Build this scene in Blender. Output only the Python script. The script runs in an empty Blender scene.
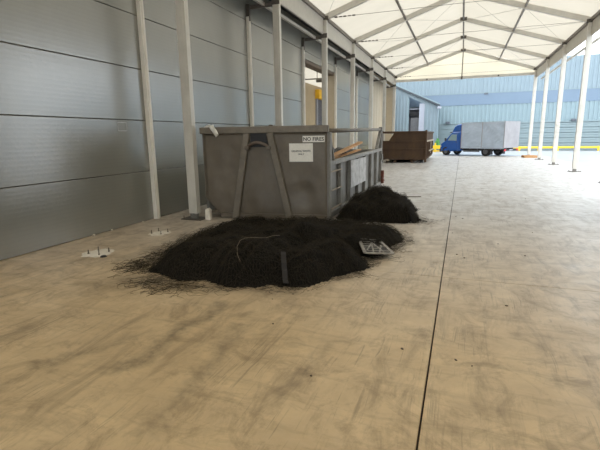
import bpy, bmesh, math, random
from mathutils import Vector, Matrix, noise

S = bpy.context.scene
COL = S.collection
random.seed(7)
R = math.radians

# ------------------------------------------------------------------ camera
YAW, PITCH, ROLL, FPX, CAM_H = 0.3564, 0.2032, -0.0148, 430.9, 1.65
cy, sy = math.cos(YAW), math.sin(YAW)
fwd = Vector((-sy * math.cos(PITCH), cy * math.cos(PITCH), -math.sin(PITCH)))
r0 = Vector((cy, sy, 0)); u0 = r0.cross(fwd)
rt = math.cos(ROLL) * r0 + math.sin(ROLL) * u0
up = -math.sin(ROLL) * r0 + math.cos(ROLL) * u0
cd = bpy.data.cameras.new('camera'); cam = bpy.data.objects.new('camera', cd); COL.objects.link(cam)
cd.sensor_fit = 'HORIZONTAL'; cd.sensor_width = 36.0; cd.lens = FPX * 36.0 / 600.0
cd.clip_start = 0.05; cd.clip_end = 400
mw = Matrix((rt, up, -fwd)).transposed().to_4x4(); mw.translation = (0, 0, CAM_H)
cam.matrix_world = mw
S.camera = cam

# ------------------------------------------------------------------ world and exposure
w = bpy.data.worlds.new('overcast_sky'); S.world = w; w.use_nodes = True
bg = w.node_tree.nodes['Background']
bg.inputs[0].default_value = (0.88, 0.95, 1.0, 1); bg.inputs[1].default_value = 1.15
S.view_settings.view_transform = 'Standard'; S.view_settings.look = 'None'
S.view_settings.gamma = 1.0; S.view_settings.use_curve_mapping = False
S.view_settings.exposure = 1.95

# ------------------------------------------------------------------ node helpers
def new_mat(name):
    m = bpy.data.materials.new(name); m.use_nodes = True
    nt = m.node_tree
    return m, nt, nt.nodes['Principled BSDF'], nt.nodes['Material Output']

def nd(nt, kind, **kw):
    n = nt.nodes.new(kind)
    for k, v in kw.items():
        if k.startswith('_'): setattr(n, k[1:], v)
        else:
            key = k.replace('__', ' ')
            s = n.inputs[int(key[1:])] if key[0] == 'i' and key[1:].isdigit() else n.inputs[key]
            if isinstance(v, bpy.types.NodeSocket): nt.links.new(v, s)
            else: s.default_value = v
    return n

def pos(nt): return nt.nodes.new('ShaderNodeNewGeometry').outputs['Position']

def mapped(nt, vec, scale=(1, 1, 1), rot=(0, 0, 0), loc=(0, 0, 0)):
    return nd(nt, 'ShaderNodeMapping', Vector=vec, Scale=scale, Rotation=rot, Location=loc).outputs[0]

def noise_fac(nt, vec, scale, detail=4.0, rough=0.55, dist=0.0):
    return nd(nt, 'ShaderNodeTexNoise', Vector=vec, Scale=scale, Detail=detail, Roughness=rough, Distortion=dist).outputs[0]

def remap(nt, val, a, b, c=0.0, d=1.0):
    return nd(nt, 'ShaderNodeMapRange', Value=val, i1=a, i2=b, i3=c, i4=d).outputs[0]

def math_(nt, op, a, b=0.0):
    return nd(nt, 'ShaderNodeMath', _operation=op, i0=a, i1=b).outputs[0]

def mix(nt, fac, a, b, blend='MIX'):
    n = nt.nodes.new('ShaderNodeMix'); n.data_type = 'RGBA'; n.blend_type = blend
    for s, v in ((n.inputs[0], fac), (n.inputs[6], a), (n.inputs[7], b)):
        if isinstance(v, bpy.types.NodeSocket): nt.links.new(v, s)
        elif isinstance(v, (tuple, list)): s.default_value = (*v[:3], 1)
        else: s.default_value = v
    return n.outputs[2]

def bump(nt, bs, height, strength=0.2, dist=0.02):
    b = nd(nt, 'ShaderNodeBump', Height=height, Strength=strength, Distance=dist)
    nt.links.new(b.outputs[0], bs.inputs['Normal'])

def simple(name, col, rough=0.5, metal=0.0, var=0.12, scale=6.0, bumpy=0.0, spec=0.5):
    m, nt, bs, out = new_mat(name)
    f = noise_fac(nt, pos(nt), scale, 5.0, 0.6)
    f2 = remap(nt, f, 0.3, 0.7)
    lo = tuple(c * (1 - var) for c in col); hi = tuple(min(1, c * (1 + var)) for c in col)
    nt.links.new(mix(nt, f2, lo, hi), bs.inputs['Base Color'])
    bs.inputs['Roughness'].default_value = rough; bs.inputs['Metallic'].default_value = metal
    bs.inputs['Specular IOR Level'].default_value = spec
    if bumpy: bump(nt, bs, noise_fac(nt, pos(nt), scale * 6, 4.0), bumpy, 0.01)
    return m

def two_tone(name, col, col2, scale, a, b, rough=0.5, metal=0.0, stretch=(1, 1, 1), bumpy=0.1):
    m, nt, bs, out = new_mat(name)
    v = mapped(nt, pos(nt), stretch)
    f = remap(nt, noise_fac(nt, v, scale, 8.0, 0.65, 0.3), a, b)
    g = noise_fac(nt, pos(nt), scale * 5, 4.0)
    c = mix(nt, f, col, col2)
    c = mix(nt, remap(nt, g, 0.35, 0.7, 0, 0.35), c, tuple(x * 0.55 for x in col))
    nt.links.new(c, bs.inputs['Base Color'])
    bs.inputs['Roughness'].default_value = rough; bs.inputs['Metallic'].default_value = metal
    if bumpy: bump(nt, bs, g, bumpy, 0.01)
    return m

M = {}
# --- concrete floor: tan slab, mottled, scratched, dragged black scuffs
def concrete():
    m, nt, bs, out = new_mat('warehouse_concrete')
    P = pos(nt)
    n1 = remap(nt, noise_fac(nt, P, 0.55, 6.0, 0.6, 0.4), 0.32, 0.68)
    n2 = remap(nt, noise_fac(nt, P, 3.2, 7.0, 0.65, 0.6), 0.3, 0.72)
    n3 = remap(nt, noise_fac(nt, P, 22.0, 4.0, 0.6), 0.3, 0.75)
    c = mix(nt, n1, (0.60, 0.43, 0.225), (0.77, 0.58, 0.335))
    c = mix(nt, math_(nt, 'MULTIPLY', n2, 0.5), c, (0.34, 0.24, 0.14))
    c = mix(nt, math_(nt, 'MULTIPLY', n3, 0.22), c, (0.66, 0.52, 0.34))
    # greyer towards the open end of the hall: daylight glare put into the colour
    sep = nd(nt, 'ShaderNodeSeparateXYZ', Vector=P)
    far = remap(nt, sep.outputs[1], 3.2, 10.0)
    grey = mix(nt, n2, (0.62, 0.615, 0.615), (0.48, 0.476, 0.475))
    c = mix(nt, math_(nt, 'MULTIPLY', far, 0.88), c, grey)
    # scratches: short thin lines at several headings, only where the wear mask lets them show
    wear = remap(nt, noise_fac(nt, P, 1.3, 5.0, 0.7, 0.6), 0.48, 0.62)
    for ang, sc, th in ((12, 30.0, 0.66), (-33, 26.0, 0.67), (58, 28.0, 0.68), (-74, 32.0, 0.68), (-8, 40, 0.67)):
        v = mapped(nt, P, (sc * 1.7, 0.8, 1), (0, 0, R(ang)), (ang, 3, 0))
        v = nd(nt, 'ShaderNodeVectorMath', _operation='MULTIPLY_ADD', i0=nd(nt, 'ShaderNodeTexNoise', Vector=P, Scale=1.4).outputs[1], i1=(6.0, 0, 0), i2=v).outputs[0]
        q = remap(nt, noise_fac(nt, v, 1.0, 1.0, 0.4), th - 0.01, th + 0.05)
        q = math_(nt, 'MULTIPLY', q, math_(nt, 'MULTIPLY', wear, 0.36))
        c = mix(nt, q, c, (0.075, 0.055, 0.036))
    # brown mottling
    v = nd(nt, 'ShaderNodeVectorMath', _operation='ADD', i0=P, i1=(4.3, 1.7, 0)).outputs[0]
    s = remap(nt, noise_fac(nt, v, 2.2, 9.0, 0.75, 1.2), 0.50, 0.68)
    c = mix(nt, math_(nt, 'MULTIPLY', s, 0.55), c, (0.22, 0.145, 0.075))
    # broad rubbed streaks running along the hall
    v = mapped(nt, P, (4.6, 1.2, 1), (0, 0, R(-6)))
    s = remap(nt, noise_fac(nt, v, 1.0, 10.0, 0.72, 0.6), 0.50, 0.74)
    c = mix(nt, math_(nt, 'MULTIPLY', s, 0.62), c, (0.14, 0.092, 0.05))
    v = mapped(nt, P, (1.0, 5.5, 1), (0, 0, R(24)))
    s = remap(nt, noise_fac(nt, v, 1.1, 10.0, 0.72, 0.5), 0.52, 0.72)
    c = mix(nt, math_(nt, 'MULTIPLY', s, 0.40), c, (0.17, 0.115, 0.06))
    # individual dragged scuff marks (ground coordinates, metres): ax, ay, bx, by, width, strength
    wob = nd(nt, 'ShaderNodeTexNoise', Vector=P, Scale=1.7, Detail=7.0, Roughness=0.65)
    wv = nd(nt, 'ShaderNodeVectorMath', _operation='MULTIPLY_ADD', i0=wob.outputs[1], i1=(0.6, 0.6, 0), i2=P).outputs[0]
    for ax, ay, bx, by, wd, st in ((-2.25, 2.3, -2.2, 3.5, 0.13, 0.62), (-1.6, 1.75, -1.75, 3.2, 0.12, 0.4),
                                   (-3.9, 3.6, -3.3, 4.0, 0.35, 0.35), (-1.0, 2.3, -0.95, 3.1, 0.10, 0.3),
                                   (-3.6, 3.9, -1.6, 4.05, 0.22, 0.5), (-1.2, 4.7, -0.7, 7.2, 0.16, 0.35),
                                   (-4.3, 4.6, -4.3, 7.2, 0.28, 0.45), (-2.9, 2.1, -2.5, 2.7, 0.12, 0.4)):
        ax += .3; bx += .3; ay += .3; by += .3
        d = Vector((bx - ax, by - ay, 0)); L = d.length
        rel = nd(nt, 'ShaderNodeVectorMath', _operation='SUBTRACT', i0=wv, i1=(ax, ay, 0)).outputs[0]
        t = nd(nt, 'ShaderNodeVectorMath', _operation='DOT_PRODUCT', i0=rel, i1=tuple(d / (L * L))).outputs[1]
        tc = nd(nt, 'ShaderNodeClamp', Value=t).outputs[0]
        near = nd(nt, 'ShaderNodeVectorMath', _operation='SCALE', i0=tuple(d), Scale=tc).outputs[0]
        off = nd(nt, 'ShaderNodeVectorMath', _operation='SUBTRACT', i0=rel, i1=near).outputs[0]
        flat = nd(nt, 'ShaderNodeVectorMath', _operation='MULTIPLY', i0=off, i1=(1, 1, 0)).outputs[0]
        ln = nd(nt, 'ShaderNodeVectorMath', _operation='LENGTH', i0=flat).outputs[1]
        f = remap(nt, ln, wd, 0.0, 0.0, st)
        f = math_(nt, 'MULTIPLY', f, remap(nt, noise_fac(nt, P, 14.0, 4.0, 0.7), 0.3, 0.6, 0.3, 1))
        c = mix(nt, f, c, (0.05, 0.038, 0.026))
    nt.links.new(c, bs.inputs['Base Color'])
    nt.links.new(remap(nt, n2, 0, 1, 0.28, 0.5), bs.inputs['Roughness'])
    bs.inputs['Specular IOR Level'].default_value = 0.45
    bump(nt, bs, noise_fac(nt, P, 9.0, 8.0, 0.65), 0.12, 0.01)
    return m
M['concrete'] = concrete()
M['joint'] = simple('dark_joint_filler', (0.05, 0.04, 0.03), 0.9)
M['yard'] = two_tone('pale_yard_concrete', (0.42, 0.445, 0.495), (0.30, 0.32, 0.36), 0.5, 0.35, 0.75, 0.35, stretch=(0.5, 2.2, 1), bumpy=0.05)

def cladding(name, col, col2, line_scale=40.0, rough=0.33):
    m, nt, bs, out = new_mat(name)
    P = pos(nt)
    sep = nd(nt, 'ShaderNodeSeparateXYZ', Vector=P)
    wv = math_(nt, 'SINE', math_(nt, 'MULTIPLY', sep.outputs[2], line_scale * 2 * math.pi / 2.0))
    f = remap(nt, noise_fac(nt, mapped(nt, P, (1, 0.5, 0.25)), 1.1, 5.0, 0.6), 0.35, 0.7)
    c = mix(nt, f, col, col2)
    c = mix(nt, remap(nt, wv, 0.4, 1.0, 0, 0.06), c, tuple(x * 0.5 for x in col))
    nt.links.new(c, bs.inputs['Base Color'])
    bs.inputs['Roughness'].default_value = rough; bs.inputs['IOR'].default_value = 2.2
    bump(nt, bs, wv, 0.035, 0.004)
    return m
M['panel'] = cladding('grey_microrib_steel', (0.215, 0.213, 0.185), (0.250, 0.248, 0.215), 30.0, 0.25)
M['panel_back'] = simple('dark_backing', (0.03, 0.03, 0.03), 0.8)
M['alu'] = simple('dull_aluminium', (0.60, 0.57, 0.51), 0.4, 0.1, 0.08, 3.0)
M['alu_white'] = simple('pale_post_paint', (0.78, 0.74, 0.66), 0.5, 0.0, 0.06, 4.0)
M['steel_dark'] = simple('dark_galvanised_steel', (0.12, 0.105, 0.09), 0.5, 0.5, 0.2, 12)
M['purlin'] = simple('brown_grey_purlin', (0.20, 0.175, 0.15), 0.5, 0.4, 0.1)
M['fascia'] = simple('grey_beige_fascia', (0.50, 0.47, 0.41), 0.5, 0.0, 0.06)
M['cable'] = simple('steel_cable', (0.25, 0.235, 0.21), 0.5, 0.4, 0.1)
M['gutter'] = simple('dark_gutter_sheet', (0.035, 0.035, 0.035), 0.7)

def membrane(name, col, tcol, trans=0.62):
    m, nt, bs, out = new_mat(name)
    P = pos(nt)
    f = remap(nt, noise_fac(nt, mapped(nt, P, (0.6, 2.5, 0.6)), 0.9, 4.0, 0.55), 0.3, 0.7, 0.9, 1.0)
    d = nd(nt, 'ShaderNodeBsdfDiffuse', Color=(*col, 1))
    tc = mix(nt, 1.0, tcol, nd(nt, 'ShaderNodeCombineColor', i0=f, i1=f, i2=f).outputs[0], 'MULTIPLY')
    t = nd(nt, 'ShaderNodeBsdfTranslucent', Color=tc)
    mx = nd(nt, 'ShaderNodeMixShader', Fac=trans, i1=d.outputs[0], i2=t.outputs[0])
    nt.links.new(mx.outputs[0], out.inputs[0]); nt.nodes.remove(bs)
    return m
M['membrane'] = membrane('cream_pvc_membrane', (0.70, 0.655, 0.565), (0.385, 0.338, 0.272), 0.52)
M['pvc_side'] = membrane('beige_pvc_side_sheet', (0.50, 0.43, 0.33), (0.5, 0.42, 0.30), 0.3)

M['cont'] = two_tone('grey_container_paint', (0.160, 0.132, 0.097), (0.115, 0.092, 0.065), 1.6, 0.35, 0.7, 0.48, 0.0, (1, 1, 0.6), 0.15)
M['cont_bar'] = two_tone('scuffed_grey_paint', (0.20, 0.17, 0.13), (0.135, 0.113, 0.083), 3.0, 0.4, 0.7, 0.5)
M['cont_side'] = two_tone('lit_worn_grey_container_paint', (0.22, 0.21, 0.19), (0.10, 0.085, 0.07), 2.6, 0.45, 0.75, 0.5, 0.0, (1, 1, 0.5), 0.2)  # paler than the front paint: side light put into the colour
M['cont_bare'] = two_tone('rubbed_grey_paint', (0.27, 0.26, 0.235), (0.15, 0.13, 0.11), 5, 0.4, 0.75, 0.5)
M['rust'] = two_tone('brown_rusted_steel', (0.072, 0.036, 0.013), (0.036, 0.018, 0.008), 2.0, 0.35, 0.7, 0.8, 0.0, (1, 1, 0.5), 0.3)
M['rust_red'] = two_tone('red_rust', (0.20, 0.055, 0.03), (0.06, 0.03, 0.02), 9, 0.35, 0.7, 0.8)
M['rust_pale'] = simple('pale_worn_steel', (0.30, 0.24, 0.17), 0.6, 0.0, 0.2, 8)
M['rust_hook'] = simple('greasy_worn_steel', (0.13, 0.10, 0.08), 0.5, 0.2)
M['membrane_gable'] = membrane('brightened_cream_gable_film', (0.80, 0.75, 0.66), (0.86, 0.80, 0.69), 0.86)  # roof sheet made paler and more translucent, so the gable looks daylit
M['sign'] = simple('white_sign_vinyl', (0.80, 0.77, 0.70), 0.5, 0.0, 0.05, 20)
M['sign_worn'] = two_tone('weathered_white_notice', (0.52, 0.51, 0.50), (0.22, 0.21, 0.19), 5.0, 0.45, 0.7, 0.6)
M['ink'] = simple('black_ink', (0.02, 0.02, 0.02), 0.6)
M['wood'] = two_tone('raw_timber', (0.55, 0.30, 0.12), (0.42, 0.20, 0.075), 3, 0.35, 0.7, 0.65, 0, (4, 1, 4))
M['bag'] = simple('black_bin_bag', (0.012, 0.012, 0.013), 0.3, 0, 0.2, 5, 0.5)
M['card'] = simple('brown_cardboard', (0.16, 0.075, 0.04), 0.8)
M['rag'] = simple('white_plastic_film', (0.72, 0.70, 0.64), 0.4)
M['net'] = simple('black_netting_twine', (0.029, 0.022, 0.012), 0.75, 0, 0.35, 9, 0.0, 0.25)
M['net_core'] = simple('matted_black_netting', (0.006, 0.0048, 0.0035), 0.9, 0, 0.5, 24, 0.8, 0.15)
M['strap'] = simple('dark_grey_webbing', (0.013, 0.010, 0.009), 0.6)
M['cord'] = simple('pale_cord', (0.22, 0.17, 0.12), 0.7)
M['grate'] = two_tone('dirty_white_plastic', (0.36, 0.33, 0.29), (0.10, 0.085, 0.07), 12, 0.4, 0.7, 0.45)
M['grout'] = simple('white_grout', (0.78, 0.72, 0.62), 0.8, 0, 0.12, 14, 0.3)
M['residue'] = simple('pale_adhesive_residue', (0.36, 0.36, 0.34), 0.7, 0, 0.3, 40)
M['chip'] = simple('litter_chip', (0.10, 0.07, 0.045), 0.8, 0, 0.4, 3)
M['bolt'] = simple('rusty_bolt', (0.2, 0.16, 0.12), 0.6, 0.3)
# outdoors
M['bl_pale'] = simple('pale_blue_sheet', (0.196, 0.252, 0.285), 0.5, 0, 0.04, 1.0)
M['bl_pale2'] = simple('pale_grey_blue_sheet', (0.199, 0.266, 0.29), 0.5, 0, 0.04, 1.0)
M['bl_band'] = simple('mid_blue_sheet', (0.13, 0.182, 0.245), 0.5, 0, 0.04, 1.0)
M['bl_siding'] = simple('grey_green_siding', (0.19, 0.245, 0.258), 0.5, 0, 0.05, 1.0)
M['trim_dark'] = simple('dark_grey_trim', (0.08, 0.09, 0.11), 0.5)
M['white'] = simple('white_paint', (0.34, 0.36, 0.42), 0.5, 0, 0.04)
M['grey_door'] = simple('grey_door_sheet', (0.22, 0.22, 0.23), 0.5)
M['dark_in'] = simple('dark_interior', (0.10, 0.10, 0.11), 0.8)
M['yellow'] = simple('safety_yellow', (0.80, 0.52, 0.02), 0.5, 0, 0.08)
M['green'] = simple('green_leaves', (0.10, 0.32, 0.07), 0.6, 0, 0.3, 12)
M['truck_blue'] = simple('blue_truck_paint', (0.012, 0.085, 0.33), 0.25, 0, 0.08, 2, 0, 0.6)
M['tarp'] = None
M['tarp_rear'] = simple('pinkish_grey_tarp', (0.30, 0.29, 0.30), 0.55, 0, 0.06, 2)
M['rubber'] = simple('black_rubber', (0.012, 0.012, 0.013), 0.8)
M['rim'] = simple('wheel_steel', (0.14, 0.14, 0.15), 0.4, 0.5)
M['chassis'] = simple('black_chassis', (0.018, 0.018, 0.02), 0.6)
M['red_light'] = simple('red_lamp_lens', (0.55, 0.03, 0.04), 0.3)
M['glass'] = simple('tinted_window_glass', (0.20, 0.30, 0.32), 0.08, 0, 0.05, 2, 0, 0.8)
M['tan_wall'] = simple('tan_hall_sheet', (0.40, 0.31, 0.19), 0.6, 0, 0.06, 1.5)
M['jamb'] = simple('beige_jamb', (0.52, 0.44, 0.32), 0.55, 0, 0.05)
M['lintel'] = simple('brown_lintel', (0.12, 0.085, 0.055), 0.6)
M['amber'] = simple('amber_yellow_sheet', (0.78, 0.45, 0.02), 0.5)
def tarp_mat():
    m, nt, bs, out = new_mat('grey_truck_tarp')
    P = pos(nt)
    f = remap(nt, noise_fac(nt, P, 1.2, 4.0), 0.3, 0.7)
    nt.links.new(mix(nt, f, (0.36, 0.42, 0.50), (0.45, 0.52, 0.61)), bs.inputs['Base Color'])
    bs.inputs['Roughness'].default_value = 0.45
    bump(nt, bs, noise_fac(nt, P, 2.2, 3.0, 0.5, 1.2), 0.6, 0.12)
    return m
M['tarp'] = tarp_mat()

# ------------------------------------------------------------------ mesh helpers
class MB:
    def __init__(s): s.v = []; s.f = []
    def add(s, vs, fs):
        o = len(s.v); s.v += [tuple(p) for p in vs]; s.f += [tuple(i + o for i in f) for f in fs]; return s
    def box(s, a, b):
        (x0, y0, z0), (x1, y1, z1) = a, b
        return s.add([(x0, y0, z0), (x1, y0, z0), (x1, y1, z0), (x0, y1, z0), (x0, y0, z1), (x1, y0, z1), (x1, y1, z1), (x0, y1, z1)],
                     [(0, 3, 2, 1), (4, 5, 6, 7), (0, 1, 5, 4), (1, 2, 6, 5), (2, 3, 7, 6), (3, 0, 4, 7)])
    def cbox(s, c, d):
        return s.box([c[i] - d[i] / 2 for i in range(3)], [c[i] + d[i] / 2 for i in range(3)])
    def frame(s, p0, p1, ref=(0, 0, 1)):
        p0, p1 = Vector(p0), Vector(p1); d = (p1 - p0).normalized(); rf = Vector(ref)
        if abs(d.dot(rf)) > 0.99: rf = Vector((1, 0, 0)) if abs(d.x) < .9 else Vector((0, 1, 0))
        a = d.cross(rf).normalized(); b = a.cross(d).normalized()
        return p0, p1, a, b
    def bar(s, p0, p1, wa, wb, ref=(0, 0, 1)):      # wa across (d x ref), wb along ref
        p0, p1, a, b = s.frame(p0, p1, ref); vs = []
        for p in (p0, p1):
            for i, j in ((-1, -1), (1, -1), (1, 1), (-1, 1)): vs.append(p + a * (i * wa / 2) + b * (j * wb / 2))
        return s.add(vs, [(0, 1, 2, 3), (7, 6, 5, 4), (0, 4, 5, 1), (1, 5, 6, 2), (2, 6, 7, 3), (3, 7, 4, 0)])
    def tube(s, pts, r, n=8, cap=True):
        pts = [Vector(p) for p in pts]; vs = []; fs = []; pa = None
        for k, p in enumerate(pts):
            d = (pts[min(k + 1, len(pts) - 1)] - pts[max(k - 1, 0)]).normalized()
            if pa is None:
                rf = Vector((0, 0, 1)) if abs(d.z) < .9 else Vector((1, 0, 0)); a = d.cross(rf).normalized()
            else:
                a = (pa - d * pa.dot(d)); a = a.normalized() if a.length > 1e-6 else d.orthogonal().normalized()
            pa = a; b = d.cross(a)
            rr = r[k] if isinstance(r, (list, tuple)) else r
            for i in range(n):
                t = 2 * math.pi * i / n; vs.append(p + a * (math.cos(t) * rr) + b * (math.sin(t) * rr))
        for k in range(len(pts) - 1):
            for i in range(n):
                j = (i + 1) % n; fs.append((k * n + i, k * n + j, (k + 1) * n + j, (k + 1) * n + i))
        if cap and n > 2:
            fs.append(tuple(range(n - 1, -1, -1))); fs.append(tuple((len(pts) - 1) * n + i for i in range(n)))
        return s.add(vs, fs)
    def prism(s, poly, o, ex, ey, ez, t):           # polygon in (ex,ey), extruded from 0 to t along ez
        o, ex, ey, ez = Vector(o), Vector(ex), Vector(ey), Vector(ez); n = len(poly)
        vs = [o + ex * a + ey * b for a, b in poly] + [o + ex * a + ey * b + ez * t for a, b in poly]
        return s.add(vs, [tuple(range(n - 1, -1, -1)), tuple(range(n, 2 * n))] + [(i, (i + 1) % n, n + (i + 1) % n, n + i) for i in range(n)])
    def mesh(s, name, mat, smooth=False, bevel=0.0):
        me = bpy.data.meshes.new(name); me.from_pydata(s.v, [], s.f)
        bm = bmesh.new(); bm.from_mesh(me); bmesh.ops.recalc_face_normals(bm, faces=bm.faces)
        if bevel:
            es = [e for e in bm.edges if len(e.link_faces) == 2 and e.calc_face_angle(0) > 0.6]
            bmesh.ops.bevel(bm, geom=es, offset=bevel, segments=1, affect='EDGES', clamp_overlap=True)
        bm.to_mesh(me); bm.free()
        if smooth: me.polygons.foreach_set('use_smooth', [True] * len(me.polygons))
        me.materials.append(M[mat] if isinstance(mat, str) else mat)
        return me
    def build(s, name, mat, parent=None, smooth=False, bevel=0.0, loc=None):
        return link(name, s.mesh(name, mat, smooth, bevel), parent, loc)

def link(name, me, parent=None, loc=None, rz=0.0):
    o = bpy.data.objects.new(name, me); COL.objects.link(o)
    if parent: o.parent = parent
    if loc: o.location = loc
    if rz: o.rotation_euler.z = rz
    return o

def empty(name, loc=(0, 0, 0), rz=0.0):
    o = bpy.data.objects.new(name, None); COL.objects.link(o); o.location = loc; o.rotation_euler.z = rz
    o.empty_display_size = 0.2
    return o

def tag(o, label, cat, group=None, kind=None):
    o['label'] = label; o['category'] = cat
    if group: o['group'] = group
    if kind: o['kind'] = kind
    return o

def struct(o, label=None, cat=None):
    o['kind'] = 'structure'
    if label: o['label'] = label
    if cat: o['category'] = cat
    return o

def text_mesh(body, height, mat, name, bold=0.0):
    cu = bpy.data.curves.new(name, 'FONT'); cu.body = body; cu.size = 1.0; cu.align_x = 'CENTER'; cu.align_y = 'CENTER'
    cu.offset = bold; cu.extrude = 0.0015; cu.resolution_u = 2; cu.space_line = 1.0
    ob = bpy.data.objects.new(name, cu); COL.objects.link(ob)
    me = bpy.data.meshes.new_from_object(ob.evaluated_get(bpy.context.evaluated_depsgraph_get()))
    bpy.data.objects.remove(ob); bpy.data.curves.remove(cu)
    me.materials.clear(); me.materials.append(M[mat])
    ys = [v.co.y for v in me.vertices]; xs = [v.co.x for v in me.vertices]
    cx, cyy = (min(xs) + max(xs)) / 2, (min(ys) + max(ys)) / 2
    for v in me.vertices: v.co.x -= cx; v.co.y -= cyy
    return me, max(xs) - min(xs), max(ys) - min(ys)

# ------------------------------------------------------------------ layout of the hall (metres; camera foot at origin)
XW, XC, XR = -5.96, -5.12, -0.28          # left cladding face, left column line, ridge
XC2, XW2 = 2 * XR - XC, 2 * XR - XW
Y1, BAY, ZE, ZR = 7.51, 4.609, 6.0, 7.58
I0, I1 = -4, 6
YC = {i: Y1 + BAY * i for i in range(I0, I1 + 1)}
YP = {i: YC[i] - 0.21 for i in YC}
YEND, YSTART = YC[I1], YC[I0]

# ------------------------------------------------------------------ floor
fl = MB().box((XW - 0.3, YSTART - 0.3, -0.25), (XW2 + 0.3, YEND + 0.3, -0.03)).build('floor', 'joint')
struct(fl, 'tan scratched concrete floor of the tent hall', 'floor')
JX = -0.135
for (xa, xb) in ((XW - 0.3, JX), (JX, XW2 + 0.3)):
    for (ya, yb) in ((YSTART - 0.3, -4.9), (-4.9, 5.12), (5.12, 16.2), (16.2, 26.2), (26.2, YEND + 0.3)):
        gx, gy = 0.006, 0.0045
        b = MB().box((xa + (gx if xa == JX else 0), ya + gy, -0.2), (xb - (gx if xb == JX else 0), yb - gy, 0.0))
        o = b.build('slab', 'concrete', fl, bevel=0.003)
yard = MB().box((-60, YEND + 0.3, -0.3), (60, 110, -0.012)).box((XW2 + 0.3, -60, -0.3), (60, YEND + 0.3, -0.012)).box((-60, -60, -0.3), (XW2 + 0.3, YSTART - 0.3, -0.012)).build('yard_ground', 'yard')
struct(yard, 'pale wet concrete yard beyond the open end', 'yard')

# ------------------------------------------------------------------ side walls of one-metre cladding panels
PT = 0.08
def panel_mesh(x, ly, z0, z1, face):
    b = MB(); g = 0.004; c = 0.008
    prof = [(0, z0), (PT - c, z0 + g), (PT, z0 + g + c), (PT, z1 - g - c), (PT - c, z1 - g), (0, z1)]
    b.prism([(face * (px - PT), pz) for px, pz in prof], (0, 0, 0), (1, 0, 0), (0, 0, 1), (0, 1, 0), ly)
    return b.mesh('wall_panel', 'panel')
ROWS = [(0.0, 1.0), (1.0, 2.0), (2.0, 2.97), (2.97, 3.95), (3.95, 4.91), (4.91, 5.88)]
def side_wall(name, x, face, label, opening, curtain, last=I1):
    back = MB()
    for i in range(I0, last):
        if i == curtain: continue
        z0 = 4.62 if i == opening else 0.0
        back.box((min(x - face * PT, x - face * (PT + .05)), YP[i], z0), (max(x - face * PT, x - face * (PT + .05)), YP[i + 1], 5.88))
    wl = back.build(name, 'panel_back'); struct(wl, label, 'wall')
    ms = [panel_mesh(x, BAY - 0.012, a, b, face) for a, b in ROWS]
    part = panel_mesh(x, BAY - 0.012, 4.62, 4.91, face)
    for i in range(I0, last):
        if i == curtain: continue
        for k, me in enumerate(ms):
            if i == opening and k < 5:
                if k == 4: link('wall_panel', part, wl, (x, YP[i] + 0.006, 0))
                continue
            link('wall_panel', me, wl, (x, YP[i] + 0.006, 0))
    # slim posts standing against the panel joints
    pm = MB().box((0, -0.055, 0.0), (0.09 * face, 0.055, 5.0))
    pm.box((0.09 * face, -0.02, 0.0), (0.105 * face, 0.02, 5.0))
    pm = pm.mesh('wall_post', 'alu_white', bevel=0.004)
    for i in range(I0, last + 1): link('wall_post', pm, wl, (x + face * 0.002, YP[i], 0))
    return wl
wall_l = side_wall('wall_left', XW, 1, 'dark grey horizontal steel panel wall beside the container', 2, 5)
wall_r = side_wall('wall_right', XW2, -1, 'unseen grey steel panel wall on the near right, added to block side light', None, None, 1)  # unseen wall; its length is set to keep side light off the near bays
cs = MB()
n = 22
for k in range(n):                                # hanging beige sheet, softly pleated
    ya = YP[5] + (YP[6] - YP[5]) * k / n; yb = YP[5] + (YP[6] - YP[5]) * (k + 1) / n
    xa = XW + 0.0 + 0.03 * math.sin(k * 1.3); xb = XW + 0.03 * math.sin((k + 1) * 1.3)
    cs.add([(xa, ya, 0.02), (xb, yb, 0.02), (xb, yb, 5.88), (xa, ya, 5.88), (xa - .012, ya, 0.02), (xb - .012, yb, 0.02), (xb - .012, yb, 5.88), (xa - .012, ya, 5.88)],
           [(0, 1, 2, 3), (7, 6, 5, 4), (3, 2, 6, 7), (0, 4, 5, 1)])
cs.build('side_sheet', 'jamb', wall_l)['label'] = 'beige hanging sheet in the last bay'
MB().box((XW + .02, YEND - .02, .02), (XC - .12, YEND + .0, 5.88)).build('end_sheet', 'jamb', wall_l)['label'] = 'beige return sheet closing the end of the wall'
# faint square of sticker residue on one panel
rs = MB(); x = XW + 0.004
for (y0, z0, y1, z1) in ((6.46, 1.94, 6.70, 1.955), (6.46, 1.79, 6.70, 1.805), (6.46, 1.79, 6.475, 1.955), (6.685, 1.79, 6.70, 1.955)):
    rs.box((x - .003, y0, z0), (x, y1, z1))
rs.build('sticker_residue', 'residue', wall_l)['label'] = 'pale square outline left by a removed sticker'
# white sealant dabs along the wall foot
for yy, hh in ((5.60, .05), (6.02, .06), (6.85, .04)):
    d = bmesh.new(); bmesh.ops.create_icosphere(d, subdivisions=2, radius=0.02)
    for v in d.verts: v.co *= 1 + .3 * noise.noise(v.co * 30 + Vector((yy, 0, 0))); v.co.z *= hh / 0.035 * .6
    me = bpy.data.meshes.new('sealant_dab'); d.to_mesh(me); d.free(); me.materials.append(M['grout'])
    link('sealant_dab', me, wall_l, (XW + 0.05, yy, 0.02))

# opening in the left wall: jambs and lintel
dj = empty('door_1', (XW, (YP[2] + YP[3]) / 2, 0)); struct(dj, 'tall doorway through the grey wall with beige jambs', 'doorway')
hw = (YP[3] - YP[2]) / 2
for s in (-1, 1):
    MB().box((-0.42, s * hw - 0.04, 0), (0.0, s * hw + 0.04, 4.62)).build('jamb', 'jamb', dj, bevel=0.01)
MB().box((-0.42, -hw, 4.5), (-0.03, hw, 4.62)).build('lintel', 'lintel', dj, bevel=0.01)

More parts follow.
